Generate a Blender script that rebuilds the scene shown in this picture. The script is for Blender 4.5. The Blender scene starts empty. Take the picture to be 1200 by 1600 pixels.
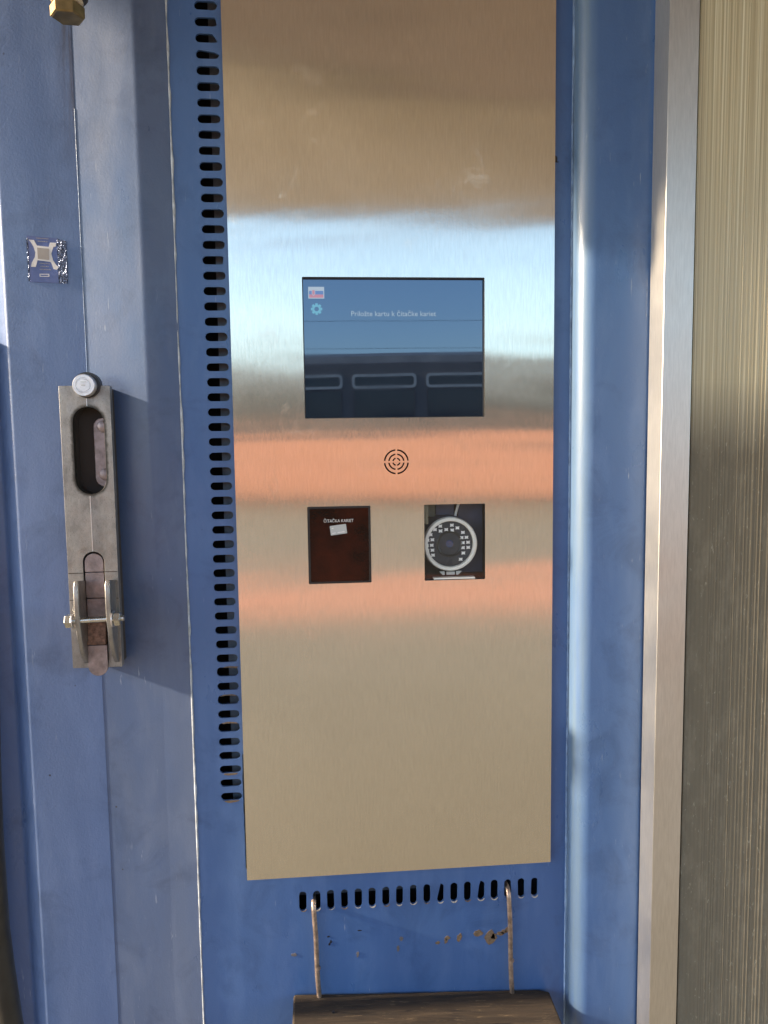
import bpy, bmesh, math, random
from mathutils import Vector, Matrix, noise
from mathutils.geometry import tessellate_polygon
R = math.radians
random.seed(7)
S = bpy.context.scene
COL = S.collection

# ------------------------------------------------------------------ camera, sky, sun, exposure
cd = bpy.data.cameras.new('camera')
cd.sensor_fit = 'HORIZONTAL'; cd.sensor_width = 36.0; cd.lens = 36.0
cd.clip_start = 0.02; cd.clip_end = 1000
cam = bpy.data.objects.new('camera', cd); COL.objects.link(cam)
rt = Vector((0.99646, -0.08310, -0.01306)); up = Vector((0.02064, 0.09102, 0.99563)); fw = Vector((0.08155, 0.99238, -0.09242))
m = Matrix.Identity(4)
for i in range(3):
    m[i][0] = rt[i]; m[i][1] = up[i]; m[i][2] = -fw[i]
m.translation = Vector((0, -0.904, 1.48))
cam.matrix_world = m
S.camera = cam

SUN_EL, SUN_AZ = R(21), R(-92.6)         # azimuth clockwise from +Y: a low sun from the left, grazing along the wall
w = bpy.data.worlds.new('World'); S.world = w; w.use_nodes = True
wn = w.node_tree.nodes; wl = w.node_tree.links
sky = wn.new('ShaderNodeTexSky'); sky.sky_type = 'NISHITA'; sky.sun_disc = False
sky.sun_elevation = SUN_EL; sky.sun_rotation = SUN_AZ
sky.air_density = 1.0; sky.dust_density = 0.9; sky.ozone_density = 2.4
wn['Background'].inputs['Strength'].default_value = 0.15
wl.new(sky.outputs[0], wn['Background'].inputs['Color'])
sd = bpy.data.lights.new('sun', 'SUN'); sd.energy = 4.4; sd.angle = R(2.0); sd.color = (1.0, 0.80, 0.57)
sun = bpy.data.objects.new('sun', sd); COL.objects.link(sun)
sdir = Vector((math.sin(SUN_AZ) * math.cos(SUN_EL), math.cos(SUN_AZ) * math.cos(SUN_EL), math.sin(SUN_EL)))
sun.rotation_euler = sdir.to_track_quat('Z', 'Y').to_euler()
S.view_settings.view_transform = 'Standard'; S.view_settings.look = 'None'
S.view_settings.gamma = 1.0; S.view_settings.exposure = 1.70
S.view_settings.use_curve_mapping = False

# ------------------------------------------------------------------ materials
def nt(name):
    mt = bpy.data.materials.new(name); mt.use_nodes = True
    n = mt.node_tree.nodes; l = mt.node_tree.links
    return mt, n, l, n['Principled BSDF']

def coords(n, l, scale=(1, 1, 1)):
    g = n.new('ShaderNodeNewGeometry'); mp = n.new('ShaderNodeMapping')
    l.new(g.outputs['Position'], mp.inputs['Vector'])
    mp.inputs['Scale'].default_value = scale
    return mp.outputs['Vector']

def tex(n, l, scale, sc=(1, 1, 1), detail=4, rough=.55, dist=0):
    t = n.new('ShaderNodeTexNoise'); t.inputs['Scale'].default_value = scale
    t.inputs['Detail'].default_value = detail; t.inputs['Roughness'].default_value = rough
    t.inputs['Distortion'].default_value = dist
    l.new(coords(n, l, sc), t.inputs['Vector'])
    return t.outputs['Fac']

def ramp(n, l, fac, stops):
    r = n.new('ShaderNodeValToRGB'); e = r.color_ramp.elements
    while len(e) < len(stops): e.new(.5)
    for el, (p, c) in zip(e, stops):
        el.position = p; el.color = (*c, 1) if len(c) == 3 else c
    l.new(fac, r.inputs['Fac'])
    return r.outputs['Color']

def grey(v): return (v, v, v)

def mix(n, l, fac, a, b, mode='MIX'):
    x = n.new('ShaderNodeMix'); x.data_type = 'RGBA'; x.blend_type = mode
    for s, v in ((x.inputs[0], fac), (x.inputs[6], a), (x.inputs[7], b)):
        if hasattr(v, 'node'): l.new(v, s)
        elif isinstance(v, (int, float)): s.default_value = v
        else: s.default_value = (*v, 1)
    return x.outputs[2]

def bump(n, l, h, strength, dist, normal=None):
    b = n.new('ShaderNodeBump'); b.inputs['Strength'].default_value = strength; b.inputs['Distance'].default_value = dist
    l.new(h, b.inputs['Height'])
    if normal is not None: l.new(normal, b.inputs['Normal'])
    return b.outputs['Normal']

def plain(name, c, rough=.5, metal=0, var=.25, scale=60, spec=.5, bmp=0.0, sc=(1, 1, 1)):
    mt, n, l, p = nt(name)
    f = tex(n, l, scale, sc, 5)
    col = ramp(n, l, f, [(.3, tuple(x * (1 - var) for x in c)), (.7, tuple(min(1, x * (1 + var)) for x in c))])
    l.new(col, p.inputs['Base Color'])
    l.new(ramp(n, l, tex(n, l, scale * .6, sc, 4), [(.3, grey(max(.02, rough * .8))), (.7, grey(min(1, rough * 1.2)))]), p.inputs['Roughness'])
    p.inputs['Metallic'].default_value = metal
    p.inputs['Specular IOR Level'].default_value = spec
    if bmp: l.new(bump(n, l, tex(n, l, scale * 4, sc, 4), bmp, .001), p.inputs['Normal'])
    return mt

def paint(name, base, worn, rough=.3, spec=.5, peel=.25, drip=None, edge=None):
    """old blue enamel: faded patches, small black specks, pale scuffs, orange peel and slightly wavy sheet"""
    mt, n, l, p = nt(name)
    f1 = tex(n, l, 5, (1, 1, .35), 6, .6)
    c = mix(n, l, ramp(n, l, f1, [(.35, grey(0)), (.7, grey(1))]), base, worn)
    f2 = tex(n, l, 30, (1, 1, .25), 6, .65, .4)                       # vertical wash marks
    c = mix(n, l, ramp(n, l, f2, [(.48, grey(0)), (.76, grey(.4))]), c, tuple(min(1, x * 1.25 + .03) for x in worn))
    f5 = tex(n, l, 14, (1, 1, 1), 8, .7, .6)                          # grimy smudges
    c = mix(n, l, ramp(n, l, f5, [(.52, grey(0)), (.74, grey(.55))]), c, tuple(x * .5 for x in base))
    v = n.new('ShaderNodeTexVoronoi'); v.feature = 'F1'; v.inputs['Scale'].default_value = 38
    l.new(coords(n, l), v.inputs['Vector'])                           # specks
    k = mix(n, l, 1.0, ramp(n, l, v.outputs['Distance'], [(.03, grey(1)), (.055, grey(0))]), ramp(n, l, tex(n, l, 9), [(.55, grey(0)), (.6, grey(1))]), 'MULTIPLY')
    c = mix(n, l, k, c, (.03, .03, .035))
    f4 = tex(n, l, 240, (1, 1, .12), 3, .6)                           # fine scratches
    k2 = mix(n, l, 1.0, ramp(n, l, f4, [(.66, grey(0)), (.75, grey(.7))]), ramp(n, l, tex(n, l, 11, detail=5), [(.5, grey(0)), (.65, grey(1))]), 'MULTIPLY')
    c = mix(n, l, k2, c, (.42, .47, .55))
    if edge:                                                          # pale sun highlight painted onto the rounded edge
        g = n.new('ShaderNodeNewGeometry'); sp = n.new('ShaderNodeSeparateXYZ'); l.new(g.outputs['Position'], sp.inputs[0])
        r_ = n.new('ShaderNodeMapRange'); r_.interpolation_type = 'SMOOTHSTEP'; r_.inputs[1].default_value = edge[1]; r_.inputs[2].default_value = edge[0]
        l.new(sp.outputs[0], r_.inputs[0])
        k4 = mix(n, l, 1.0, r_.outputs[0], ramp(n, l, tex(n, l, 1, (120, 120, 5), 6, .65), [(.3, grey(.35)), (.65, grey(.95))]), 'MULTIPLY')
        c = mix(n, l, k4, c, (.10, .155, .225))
    if drip:                                                          # brown run of old leak water
        g = n.new('ShaderNodeNewGeometry'); sp = n.new('ShaderNodeSeparateXYZ'); l.new(g.outputs['Position'], sp.inputs[0])
        def band(o, a, b):
            r_ = n.new('ShaderNodeMapRange'); r_.interpolation_type = 'SMOOTHSTEP'; r_.inputs[1].default_value = a; r_.inputs[2].default_value = b
            l.new(o, r_.inputs[0]); return r_.outputs[0]
        k3 = mix(n, l, 1.0, band(sp.outputs[0], drip[0], drip[1]), band(sp.outputs[2], drip[2], drip[3]), 'MULTIPLY')
        k3 = mix(n, l, 1.0, k3, ramp(n, l, tex(n, l, 1, (260, 0, 12), 4, .6), [(.35, grey(.1)), (.7, grey(.9))]), 'MULTIPLY')
        c = mix(n, l, k3, c, (.045, .030, .022))
    l.new(c, p.inputs['Base Color'])
    l.new(ramp(n, l, tex(n, l, 16, (1, 1, .4), 6, .65), [(.3, grey(rough * .7)), (.7, grey(rough * 1.35))]), p.inputs['Roughness'])
    p.inputs['Specular IOR Level'].default_value = spec
    nb = bump(n, l, tex(n, l, 9, (1, 1, .35), 2), .35, .006)
    nb = bump(n, l, tex(n, l, 420, detail=2), peel, .0006, nb)
    l.new(nb, p.inputs['Normal'])
    return mt

def steel(name, base, rough=.24, aniso=.75, rot=.0, grain=.12, haze=0):
    mt, n, l, p = nt(name)
    p.inputs['Metallic'].default_value = 1
    g = tex(n, l, 1, (560, 560, 50), 4, .65)
    sm = tex(n, l, 7, (1, 1, 1), 6, .65, .5)
    c = mix(n, l, .5, ramp(n, l, g, [(.3, tuple(x * .82 for x in base)), (.7, tuple(min(1, x * 1.12) for x in base))]),
            ramp(n, l, sm, [(.35, tuple(x * .94 for x in base)), (.65, base)]))
    l.new(c, p.inputs['Base Color'])
    l.new(ramp(n, l, sm, [(.3, grey(rough * .9)), (.75, grey(rough * 1.15))]), p.inputs['Roughness'])
    if haze:
        sg = mix(n, l, 1.0, ramp(n, l, tex(n, l, 26, (1, 1, .8), 8, .7, 1.0), [(.56, grey(0)), (.70, grey(1))]), ramp(n, l, tex(n, l, 4.5), [(.45, grey(0)), (.6, grey(1))]), 'MULTIPLY')
        rg = mix(n, l, sg, ramp(n, l, sm, [(.3, grey(rough * .9)), (.75, grey(rough * 1.15))]), grey(rough * 1.9))
        l.new(rg, p.inputs['Roughness'])
    p.inputs['Anisotropic'].default_value = aniso
    p.inputs['Anisotropic Rotation'].default_value = rot
    t = n.new('ShaderNodeTangent'); t.direction_type = 'RADIAL'; t.axis = 'Z'
    l.new(t.outputs[0], p.inputs['Tangent'])
    nb = bump(n, l, tex(n, l, 2.2, (1, 1, 1.6), 1), .08, .012)
    if haze: nb = bump(n, l, tex(n, l, 1, (1.2, 1, 9), 2, .5, .5), .2, .004, nb)
    nb = bump(n, l, g, grain, .0004, nb)
    l.new(nb, p.inputs['Normal'])
    if haze:
        a = n.new('ShaderNodeBsdfAnisotropic'); l.new(c, a.inputs['Color']); a.inputs['Roughness'].default_value = .55
        nb2 = bump(n, l, g, grain * 5, .0006); l.new(nb2, a.inputs['Normal'])
        mx = n.new('ShaderNodeMixShader'); mx.inputs[0].default_value = haze
        l.new(p.outputs[0], mx.inputs[1]); l.new(a.outputs[0], mx.inputs[2]); l.new(mx.outputs[0], n['Material Output'].inputs['Surface'])
    return mt

M = {}
M['blue'] = paint('blue_enamel', (.048, .118, .305), (.074, .144, .312), .33, .6)
M['blue_post'] = paint('highlit_blue_enamel', (.046, .112, .285), (.070, .138, .295), .33, .6, edge=(.306, .320))  # carries the painted sun highlight of the tube post's edge
M['blue_rib'] = paint('hazed_blue_enamel', (.055, .098, .215), (.095, .125, .20), .36, .7, .22)  # rib blue greyed evenly to imitate the pale haze of light on it
M['blue_door'] = paint('faded_blue_enamel', (.088, .145, .305), (.118, .175, .325), .36, .55, drip=(-.285, -.262, 1.74, 1.93))
M['steel'] = steel('brushed_steel', (.75, .705, .61), .15, .9, grain=.14, haze=.14)
M['alu'] = steel('anodised_aluminium', (.66, .64, .60), .42, .3, 0, .08)
def cast_mat():
    mt, n, l, p = nt('cast_zinc')
    c = ramp(n, l, tex(n, l, 70, (1, 1, .6), 7, .7), [(.3, (.20, .188, .178)), (.5, (.30, .285, .268)), (.72, (.39, .372, .35))])
    sp_ = ramp(n, l, tex(n, l, 900, detail=2), [(.62, grey(0)), (.70, grey(.7))])
    c = mix(n, l, sp_, c, (.12, .11, .10))
    # greasy dirt rubbed in round the grip hole
    g = n.new('ShaderNodeNewGeometry'); s3 = n.new('ShaderNodeSeparateXYZ'); l.new(g.outputs['Position'], s3.inputs[0])
    def mth(op, a, b=0.0):
        q = n.new('ShaderNodeMath'); q.operation = op
        for k, v in ((0, a), (1, b)):
            if hasattr(v, 'node'): l.new(v, q.inputs[k])
            else: q.inputs[k].default_value = v
        return q.outputs[0]
    dx = mth('ADD', s3.outputs[0], .2555); zz = s3.outputs[2]
    dz = mth('SUBTRACT', zz, mth('MINIMUM', mth('MAXIMUM', zz, 1.4416), 1.5046))
    dist = mth('SQRT', mth('ADD', mth('MULTIPLY', dx, dx), mth('MULTIPLY', dz, dz)))
    dist = mth('ADD', dist, mth('MULTIPLY', mth('SUBTRACT', tex(n, l, 180, detail=4), .5), .004))
    r_ = n.new('ShaderNodeMapRange'); r_.interpolation_type = 'SMOOTHSTEP'; r_.inputs[1].default_value = .0212; r_.inputs[2].default_value = .0176
    l.new(dist, r_.inputs[0])
    c = mix(n, l, r_.outputs[0], c, (.028, .024, .019))
    l.new(c, p.inputs['Base Color'])
    l.new(mth('SUBTRACT', .75, r_.outputs[0]), p.inputs['Metallic'])
    l.new(ramp(n, l, tex(n, l, 120, detail=5), [(.3, grey(.32)), (.7, grey(.52))]), p.inputs['Roughness'])
    l.new(bump(n, l, tex(n, l, 500, detail=4), .3, .0006), p.inputs['Normal'])
    return mt
M['cast'] = cast_mat()
M['zinc'] = plain('zinc_plated', (.62, .62, .58), .28, 1, .18, 160)
M['pin'] = plain('turned_steel', (.74, .72, .72), .35, .9, .1, 200)
M['lever'] = plain('worn_lever_steel', (.30, .24, .235), .45, .7, .3, 120, bmp=.3)
M['rustlever'] = plain('rusty_lever', (.27, .15, .10), .65, .3, .5, 260, bmp=.5)
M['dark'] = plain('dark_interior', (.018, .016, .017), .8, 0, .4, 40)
M['inner'] = plain('inner_sheet', (.10, .12, .15), .6, .2, .4, 60)
M['black'] = plain('black_plastic', (.015, .015, .016), .35, 0, .3, 100)
M['rubber'] = plain('black_rubber', (.022, .019, .015), .42, 0, .35, 30)
M['brass'] = plain('brass', (.33, .235, .11), .45, 1, .25, 120, bmp=.1)
M['tape'] = plain('thread_tape', (.62, .50, .36), .5, 0, .3, 300, bmp=.5)
M['pipe'] = plain('dark_pipe', (.06, .055, .05), .5, .4, .4, 60)
M['rod'] = plain('rusty_rod', (.38, .29, .23), .40, .7, .45, 120, bmp=.4)
M['stain'] = plain('faint_stain', (.13, .12, .13), .7, 0, .3, 300)
M['rust'] = plain('rust_brown', (.15, .105, .068), .85, 0, .35, 300, bmp=.5)
M['chip'] = plain('pale_primer', (.42, .38, .32), .8, 0, .3, 400)
M['weld'] = plain('worn_weld', (.40, .43, .46), .42, 0, .45, 160, bmp=.6, sc=(1, 1, .5))
M['weldblue'] = plain('painted_weld', (.16, .25, .42), .4, 0, .4, 160, bmp=.6, sc=(1, 1, .5))
M['white'] = plain('white_print', (.78, .78, .78), .5, 0, .03, 20)
M['ink'] = plain('black_print', (.012, .012, .014), .5, 0, .1, 20)
M['ring'] = plain('pale_plastic', (.86, .85, .82), .35, 0, .04, 40)
M['camface'] = plain('camera_face', (.045, .052, .065), .3, 0, .2, 60, spec=.25)
M['lens'] = plain('lens_glass', (.035, .065, .16), .04, 0, .1, 20, spec=.9)
M['led'] = plain('led_reflector', (.93, .94, .97), .35, 0, .05, 20)
M['navy'] = plain('navy_housing', (.045, .065, .13), .35, 0, .35, 30)
M['olive'] = plain('drab_bracket', (.20, .19, .13), .5, 0, .35, 40)
M['gtext'] = plain('grey_print', (.50, .52, .52), .5, 0, .05, 20)
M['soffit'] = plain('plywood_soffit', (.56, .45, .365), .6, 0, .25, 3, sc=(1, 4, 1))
M['litsoffit'] = plain('lit_soffit_tint', (.66, .575, .41), .5, 0, .2, 4, sc=(4, 1, 1))  # pale colour stands in for light on the outer soffit
M['concrete'] = plain('concrete', (.30, .28, .25), .85, 0, .2, 6, bmp=.3)
M['containerroof'] = plain('roof_sheet', (.20, .22, .25), .5, .3, .2, 3)
M['redtrain'] = plain('red_coach_paint', (.95, .36, .19), .35, 0, .12, 2)
M['greytrain'] = plain('dark_coach_paint', (.10, .085, .08), .35, 0, .15, 2)
M['rooftrain'] = plain('coach_roof', (.16, .16, .16), .5, 0, .2, 2)
M['wframe'] = plain('window_frame_grey', (.45, .45, .44), .5, 0, .1, 10)
M['tglass'] = plain('coach_glass', (.02, .022, .025), .08, 0, .2, 3)
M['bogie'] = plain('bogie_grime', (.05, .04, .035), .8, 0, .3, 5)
M['redpave'] = plain('red_paving', (.48, .21, .12), .85, 0, .25, 8, bmp=.3)
M['wire'] = plain('copper_wire', (.05, .05, .05), .5, .5, .2, 5)

def ground_mat():
    mt, n, l, p = nt('paving')
    b = n.new('ShaderNodeTexBrick'); b.inputs['Scale'].default_value = 5
    b.inputs['Color1'].default_value = (.195, .170, .118, 1); b.inputs['Color2'].default_value = (.168, .147, .104, 1)
    b.inputs['Mortar'].default_value = (.13, .12, .10, 1); b.inputs['Mortar Size'].default_value = .012
    l.new(coords(n, l), b.inputs['Vector'])
    c = mix(n, l, ramp(n, l, tex(n, l, 1.3, detail=8), [(.4, grey(0)), (.7, grey(.6))]), b.outputs['Color'], (.16, .14, .10))
    l.new(c, p.inputs['Base Color']); p.inputs['Roughness'].default_value = .85
    return mt
M['ground'] = ground_mat()

def screen_mat():
    mt, n, l, p = nt('screen_glass')
    p.inputs['Base Color'].default_value = (.010, .012, .016, 1)
    l.new(ramp(n, l, tex(n, l, 20, detail=6), [(.4, grey(.012)), (.7, grey(.035))]), p.inputs['Roughness'])
    p.inputs['IOR'].default_value = 2.4; p.inputs['Specular Tint'].default_value = (.58, .76, 1, 1)
    p.inputs['Emission Color'].default_value = (.12, .24, .55, 1); p.inputs['Emission Strength'].default_value = .006
    l.new(bump(n, l, tex(n, l, 12, detail=1), .03, .001), p.inputs['Normal'])
    return mt
M['screen'] = screen_mat()

def glow(name, c, s):
    mt, n, l, p = nt(name)
    p.inputs['Base Color'].default_value = (*[x * .05 for x in c], 1); p.inputs['Roughness'].default_value = .05; p.inputs['IOR'].default_value = 2.1
    f = ramp(n, l, tex(n, l, 400), [(.3, tuple(x * .92 for x in c)), (.7, c)])
    l.new(f, p.inputs['Emission Color']); p.inputs['Emission Strength'].default_value = s
    return mt
M['gwhite'] = glow('screen_white', (.75, .83, .92), .12)
M['gtxt'] = glow('screen_text', (.75, .85, .95), .10)
M['gblue'] = glow('screen_blue', (.10, .22, .75), .10)
M['gred'] = glow('screen_red', (.85, .18, .22), .14)
M['gteal'] = glow('screen_teal', (.12, .62, .85), .12)

def acrylic():
    mt, n, l, p = nt('dark_red_acrylic')
    c = ramp(n, l, tex(n, l, 22, detail=5), [(.35, (.006, .0015, .001)), (.65, (.040, .006, .002))])
    l.new(c, p.inputs['Base Color']); p.inputs['Roughness'].default_value = .06; p.inputs['IOR'].default_value = 1.33
    l.new(bump(n, l, tex(n, l, 320, (1, 1, 1), 2), .3, .0006), p.inputs['Normal'])
    return mt
M['acrylic'] = acrylic()

def clear():
    mt, n, l, p = nt('clear_glass')
    tr = n.new('ShaderNodeBsdfTransparent'); tr.inputs[0].default_value = (.97, .98, .98, 1)
    gl = n.new('ShaderNodeBsdfGlossy'); gl.inputs['Roughness'].default_value = .03
    lw = n.new('ShaderNodeLayerWeight'); lw.inputs[0].default_value = .5
    fr = n.new('ShaderNodeMapRange'); fr.inputs[1].default_value = .5; fr.inputs[2].default_value = 1; fr.inputs[3].default_value = .032; fr.inputs[4].default_value = .4
    l.new(lw.outputs['Facing'], fr.inputs[0])
    mx = n.new('ShaderNodeMixShader')
    l.new(fr.outputs[0], mx.inputs[0]); l.new(tr.outputs[0], mx.inputs[1]); l.new(gl.outputs[0], mx.inputs[2])
    l.new(mx.outputs[0], n['Material Output'].inputs['Surface'])
    f = n.new('ShaderNodeTexNoise'); f.inputs['Scale'].default_value = 300; f.inputs['Detail'].default_value = 6
    return mt
M['clear'] = clear()

def poly_mat():
    """ribbed bronze twin-wall sheet: lets warm light through, dusty and scratched lower down"""
    mt, n, l, p = nt('bronze_polycarbonate')
    rib = tex(n, l, 1, (460, 0, 1.2), 3, .75)
    fine = tex(n, l, 1, (900, 0, 14), 3, .6)
    dz = tex(n, l, 1, (70, 70, 26), 8, .72)
    sep = n.new('ShaderNodeSeparateXYZ'); g = n.new('ShaderNodeNewGeometry'); l.new(g.outputs['Position'], sep.inputs[0])
    c = ramp(n, l, rib, [(.30, (.52, .44, .29)), (.5, (.70, .61, .42)), (.66, (.95, .89, .70))])
    h = n.new('ShaderNodeMapRange'); h.inputs[1].default_value = 1.545; h.inputs[2].default_value = 1.46
    h.inputs[3].default_value = 0; h.inputs[4].default_value = 1; l.new(sep.outputs[2], h.inputs[0])
    c2 = ramp(n, l, rib, [(.30, (.27, .235, .172)), (.66, (.295, .258, .188))])
    c = mix(n, l, h.outputs[0], c, c2)                                 # splash grime on the lower part
    dirt = mix(n, l, 1.0, ramp(n, l, dz, [(.48, grey(0)), (.75, grey(.5))]), h.outputs[0], 'MULTIPLY')
    c = mix(n, l, dirt, c, (.50, .44, .33))
    sc = tex(n, l, 1, (330, 330, 90), 3, .6, 1.0)
    sk = mix(n, l, 1.0, ramp(n, l, sc, [(.65, grey(0)), (.71, grey(.6))]), h.outputs[0], 'MULTIPLY')
    c = mix(n, l, sk, c, (.75, .68, .52))
    l.new(c, p.inputs['Base Color'])
    h2 = n.new('ShaderNodeMapRange'); h2.inputs[1].default_value = 1.545; h2.inputs[2].default_value = 1.46; h2.inputs[3].default_value = .26; h2.inputs[4].default_value = .72
    l.new(sep.outputs[2], h2.inputs[0]); l.new(h2.outputs[0], p.inputs['Roughness'])
    nb = bump(n, l, rib, .13, .0006); nb = bump(n, l, fine, .12, .0004, nb)
    l.new(nb, p.inputs['Normal'])
    t = n.new('ShaderNodeBsdfTranslucent'); l.new(c, t.inputs[0])
    mx = n.new('ShaderNodeMixShader'); mx.inputs[0].default_value = .45
    l.new(p.outputs[0], mx.inputs[1]); l.new(t.outputs[0], mx.inputs[2]); l.new(mx.outputs[0], n['Material Output'].inputs['Surface'])
    return mt
M['poly'] = poly_mat()

def wood():
    mt, n, l, p = nt('weathered_wood')
    g = tex(n, l, 1, (9, 120, 120), 6, .65, 1.2)
    c = ramp(n, l, g, [(.25, (.016, .010, .006)), (.5, (.036, .024, .014)), (.72, (.074, .051, .031))])
    c = mix(n, l, ramp(n, l, tex(n, l, 22, (1, 2, 2), 6), [(.45, grey(0)), (.7, grey(.6))]), c, (.024, .017, .011))
    k = ramp(n, l, tex(n, l, 1, (30, 330, 330), 5, .75), [(.60, grey(0)), (.70, grey(.8))])
    c = mix(n, l, k, c, (.26, .19, .11))
    ck = ramp(n, l, tex(n, l, 1, (5, 190, 190), 4, .6, .6), [(.36, grey(1)), (.42, grey(0))])
    c = mix(n, l, ck, c, (.010, .007, .005))
    l.new(c, p.inputs['Base Color']); p.inputs['Roughness'].default_value = .8
    l.new(bump(n, l, g, .7, .003), p.inputs['Normal'])
    return mt
M['wood'] = wood()

def foil():
    mt, n, l, p = nt('crinkled_foil')
    f = tex(n, l, 500, (1, 1, 1), 2)
    l.new(ramp(n, l, f, [(.4, (.08, .10, .16)), (.68, (.14, .16, .23)), (.85, (.6, .6, .66))]), p.inputs['Base Color'])
    p.inputs['Metallic'].default_value = .9; p.inputs['Roughness'].default_value = .18
    l.new(bump(n, l, f, 1, .002), p.inputs['Normal'])
    return mt
M['foil'] = foil()
M['stblue'] = plain('sticker_blue', (.09, .11, .24), .3, .2, .2, 60)
M['stwhite'] = plain('sticker_white', (.66, .64, .64), .35, 0, .08, 90)
M['stgrey'] = plain('sticker_grey', (.30, .27, .25), .4, 0, .12, 60)

# ------------------------------------------------------------------ building helpers (all shapes given in metres, world space)
class MB:
    def __init__(s): s.v = []; s.f = []
    def add(s, vs, fs):
        o = len(s.v); s.v += [tuple(v) for v in vs]; s.f += [tuple(i + o for i in f) for f in fs]; return s
    def box(s, x0, x1, y0, y1, z0, z1):
        return s.add([(x, y, z) for x in (x0, x1) for y in (y0, y1) for z in (z0, z1)],
                     [(0, 1, 3, 2), (4, 6, 7, 5), (0, 4, 5, 1), (2, 3, 7, 6), (0, 2, 6, 4), (1, 5, 7, 3)])
    def plate(s, outer, holes, yf, yb):
        """a sheet in the x-z plane with holes cut through, front at yf (towards the viewer), back at yb"""
        loops = [outer] + holes
        pts = [p for lp in loops for p in lp]; N = len(pts)
        tris = tessellate_polygon([[Vector((p[0], p[1], 0)) for p in lp] for lp in loops])
        vs = [(p[0], yf, p[1]) for p in pts] + [(p[0], yb, p[1]) for p in pts]
        fs = []
        for t in tris:
            a, b, c = t
            ax, az = pts[a]; bx, bz = pts[b]; cx, cz = pts[c]
            if (bx - ax) * (cz - az) - (bz - az) * (cx - ax) < 0: b, c = c, b
            fs.append((a, b, c)); fs.append((c + N, b + N, a + N))
        o = 0
        for lp in loops:
            n = len(lp)
            for i in range(n):
                j = (i + 1) % n
                fs.append((o + i, o + j, o + j + N, o + i + N))
            o += n
        return s.add(vs, fs)
    def prism_x(s, prof, x0, x1):
        """profile in (y, z) swept along x"""
        n = len(prof)
        vs = [(x0, y, z) for y, z in prof] + [(x1, y, z) for y, z in prof]
        return s.add(vs, [tuple(range(n)), tuple(range(2 * n - 1, n - 1, -1))] + [(i, i + n, (i + 1) % n + n, (i + 1) % n) for i in range(n)])
    def sweep_z(s, prof, z0, z1, closed=False, nz=1):
        """profile in (x, y) swept upwards"""
        n = len(prof); vs = []; fs = []
        for k in range(nz + 1):
            z = z0 + (z1 - z0) * k / nz
            vs += [(x, y, z) for x, y in prof]
        for k in range(nz):
            for i in range(n if closed else n - 1):
                j = (i + 1) % n
                fs.append((k * n + i, k * n + j, (k + 1) * n + j, (k + 1) * n + i))
        if closed:
            fs += [tuple(range(n))[::-1], tuple(range(nz * n, nz * n + n))]
        return s.add(vs, fs)
    def tube(s, path, r, seg=14, caps=True):
        pts = [Vector(p) for p in path]; rs = r if isinstance(r, (list, tuple)) else [r] * len(pts)
        vs = []; fs = []; ref = None
        for i, p in enumerate(pts):
            d = (pts[min(i + 1, len(pts) - 1)] - pts[max(i - 1, 0)]).normalized()
            if ref is None: ref = d.orthogonal().normalized()
            ref = (ref - d * ref.dot(d)).normalized(); b = d.cross(ref)
            vs += [tuple(p + (ref * math.cos(a) + b * math.sin(a)) * rs[i]) for a in [2 * math.pi * k / seg for k in range(seg)]]
        for i in range(len(pts) - 1):
            for k in range(seg):
                j = (k + 1) % seg
                fs.append((i * seg + k, i * seg + j, (i + 1) * seg + j, (i + 1) * seg + k))
        if caps:
            fs += [tuple(range(seg))[::-1], tuple(range((len(pts) - 1) * seg, len(pts) * seg))]
        return s.add(vs, fs)
    def lathe(s, c, axis, prof, seg=40, phase=0):
        """profile of (radius, offset along axis) turned about axis through c"""
        axis = Vector(axis).normalized(); u = axis.orthogonal().normalized()
        if abs(axis.y) > .9: u = Vector((1, 0, 0))
        v = axis.cross(u); c = Vector(c); vs = []; fs = []
        for r, h in prof:
            vs += [tuple(c + axis * h + (u * math.cos(a) + v * math.sin(a)) * r) for a in [phase + 2 * math.pi * k / seg for k in range(seg)]]
        for i in range(len(prof) - 1):
            for k in range(seg):
                j = (k + 1) % seg
                fs.append((i * seg + k, i * seg + j, (i + 1) * seg + j, (i + 1) * seg + k))
        if prof[0][0] > 0: fs.append(tuple(range(seg))[::-1])
        if prof[-1][0] > 0: fs.append(tuple(range((len(prof) - 1) * seg, len(prof) * seg)))
        return s.add(vs, fs)

OFF = {}
def link(name, mb, mat, parent=None, bevel=0, smooth=35, seg=2, kind=None, label=None):
    off = OFF.get(parent.name, Vector()) if parent else Vector()
    me = bpy.data.meshes.new(name)
    me.from_pydata([tuple(Vector(v) - off) for v in mb.v], [], mb.f)
    bm = bmesh.new(); bm.from_mesh(me)
    bmesh.ops.remove_doubles(bm, verts=bm.verts, dist=1e-7)
    bmesh.ops.recalc_face_normals(bm, faces=bm.faces)
    bm.to_mesh(me); bm.free()
    me.materials.append(M[mat] if isinstance(mat, str) else mat)
    if smooth:
        for p in me.polygons: p.use_smooth = True
        me.set_sharp_from_angle(angle=R(smooth))
    o = bpy.data.objects.new(name, me); COL.objects.link(o)
    if parent: o.parent = parent
    OFF[o.name] = off
    if bevel:
        b = o.modifiers.new('bevel', 'BEVEL'); b.width = bevel; b.segments = seg; b.limit_method = 'ANGLE'; b.angle_limit = R(40)
    if kind: o['kind'] = kind
    if label: o['label'] = label
    return o

def thing(name, label, cat, loc=(0, 0, 0), group=None):
    o = bpy.data.objects.new(name, None); COL.objects.link(o); o.location = loc; o.empty_display_size = .05
    OFF[o.name] = Vector(loc); o['label'] = label; o['category'] = cat
    if group: o['group'] = group
    return o

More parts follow.
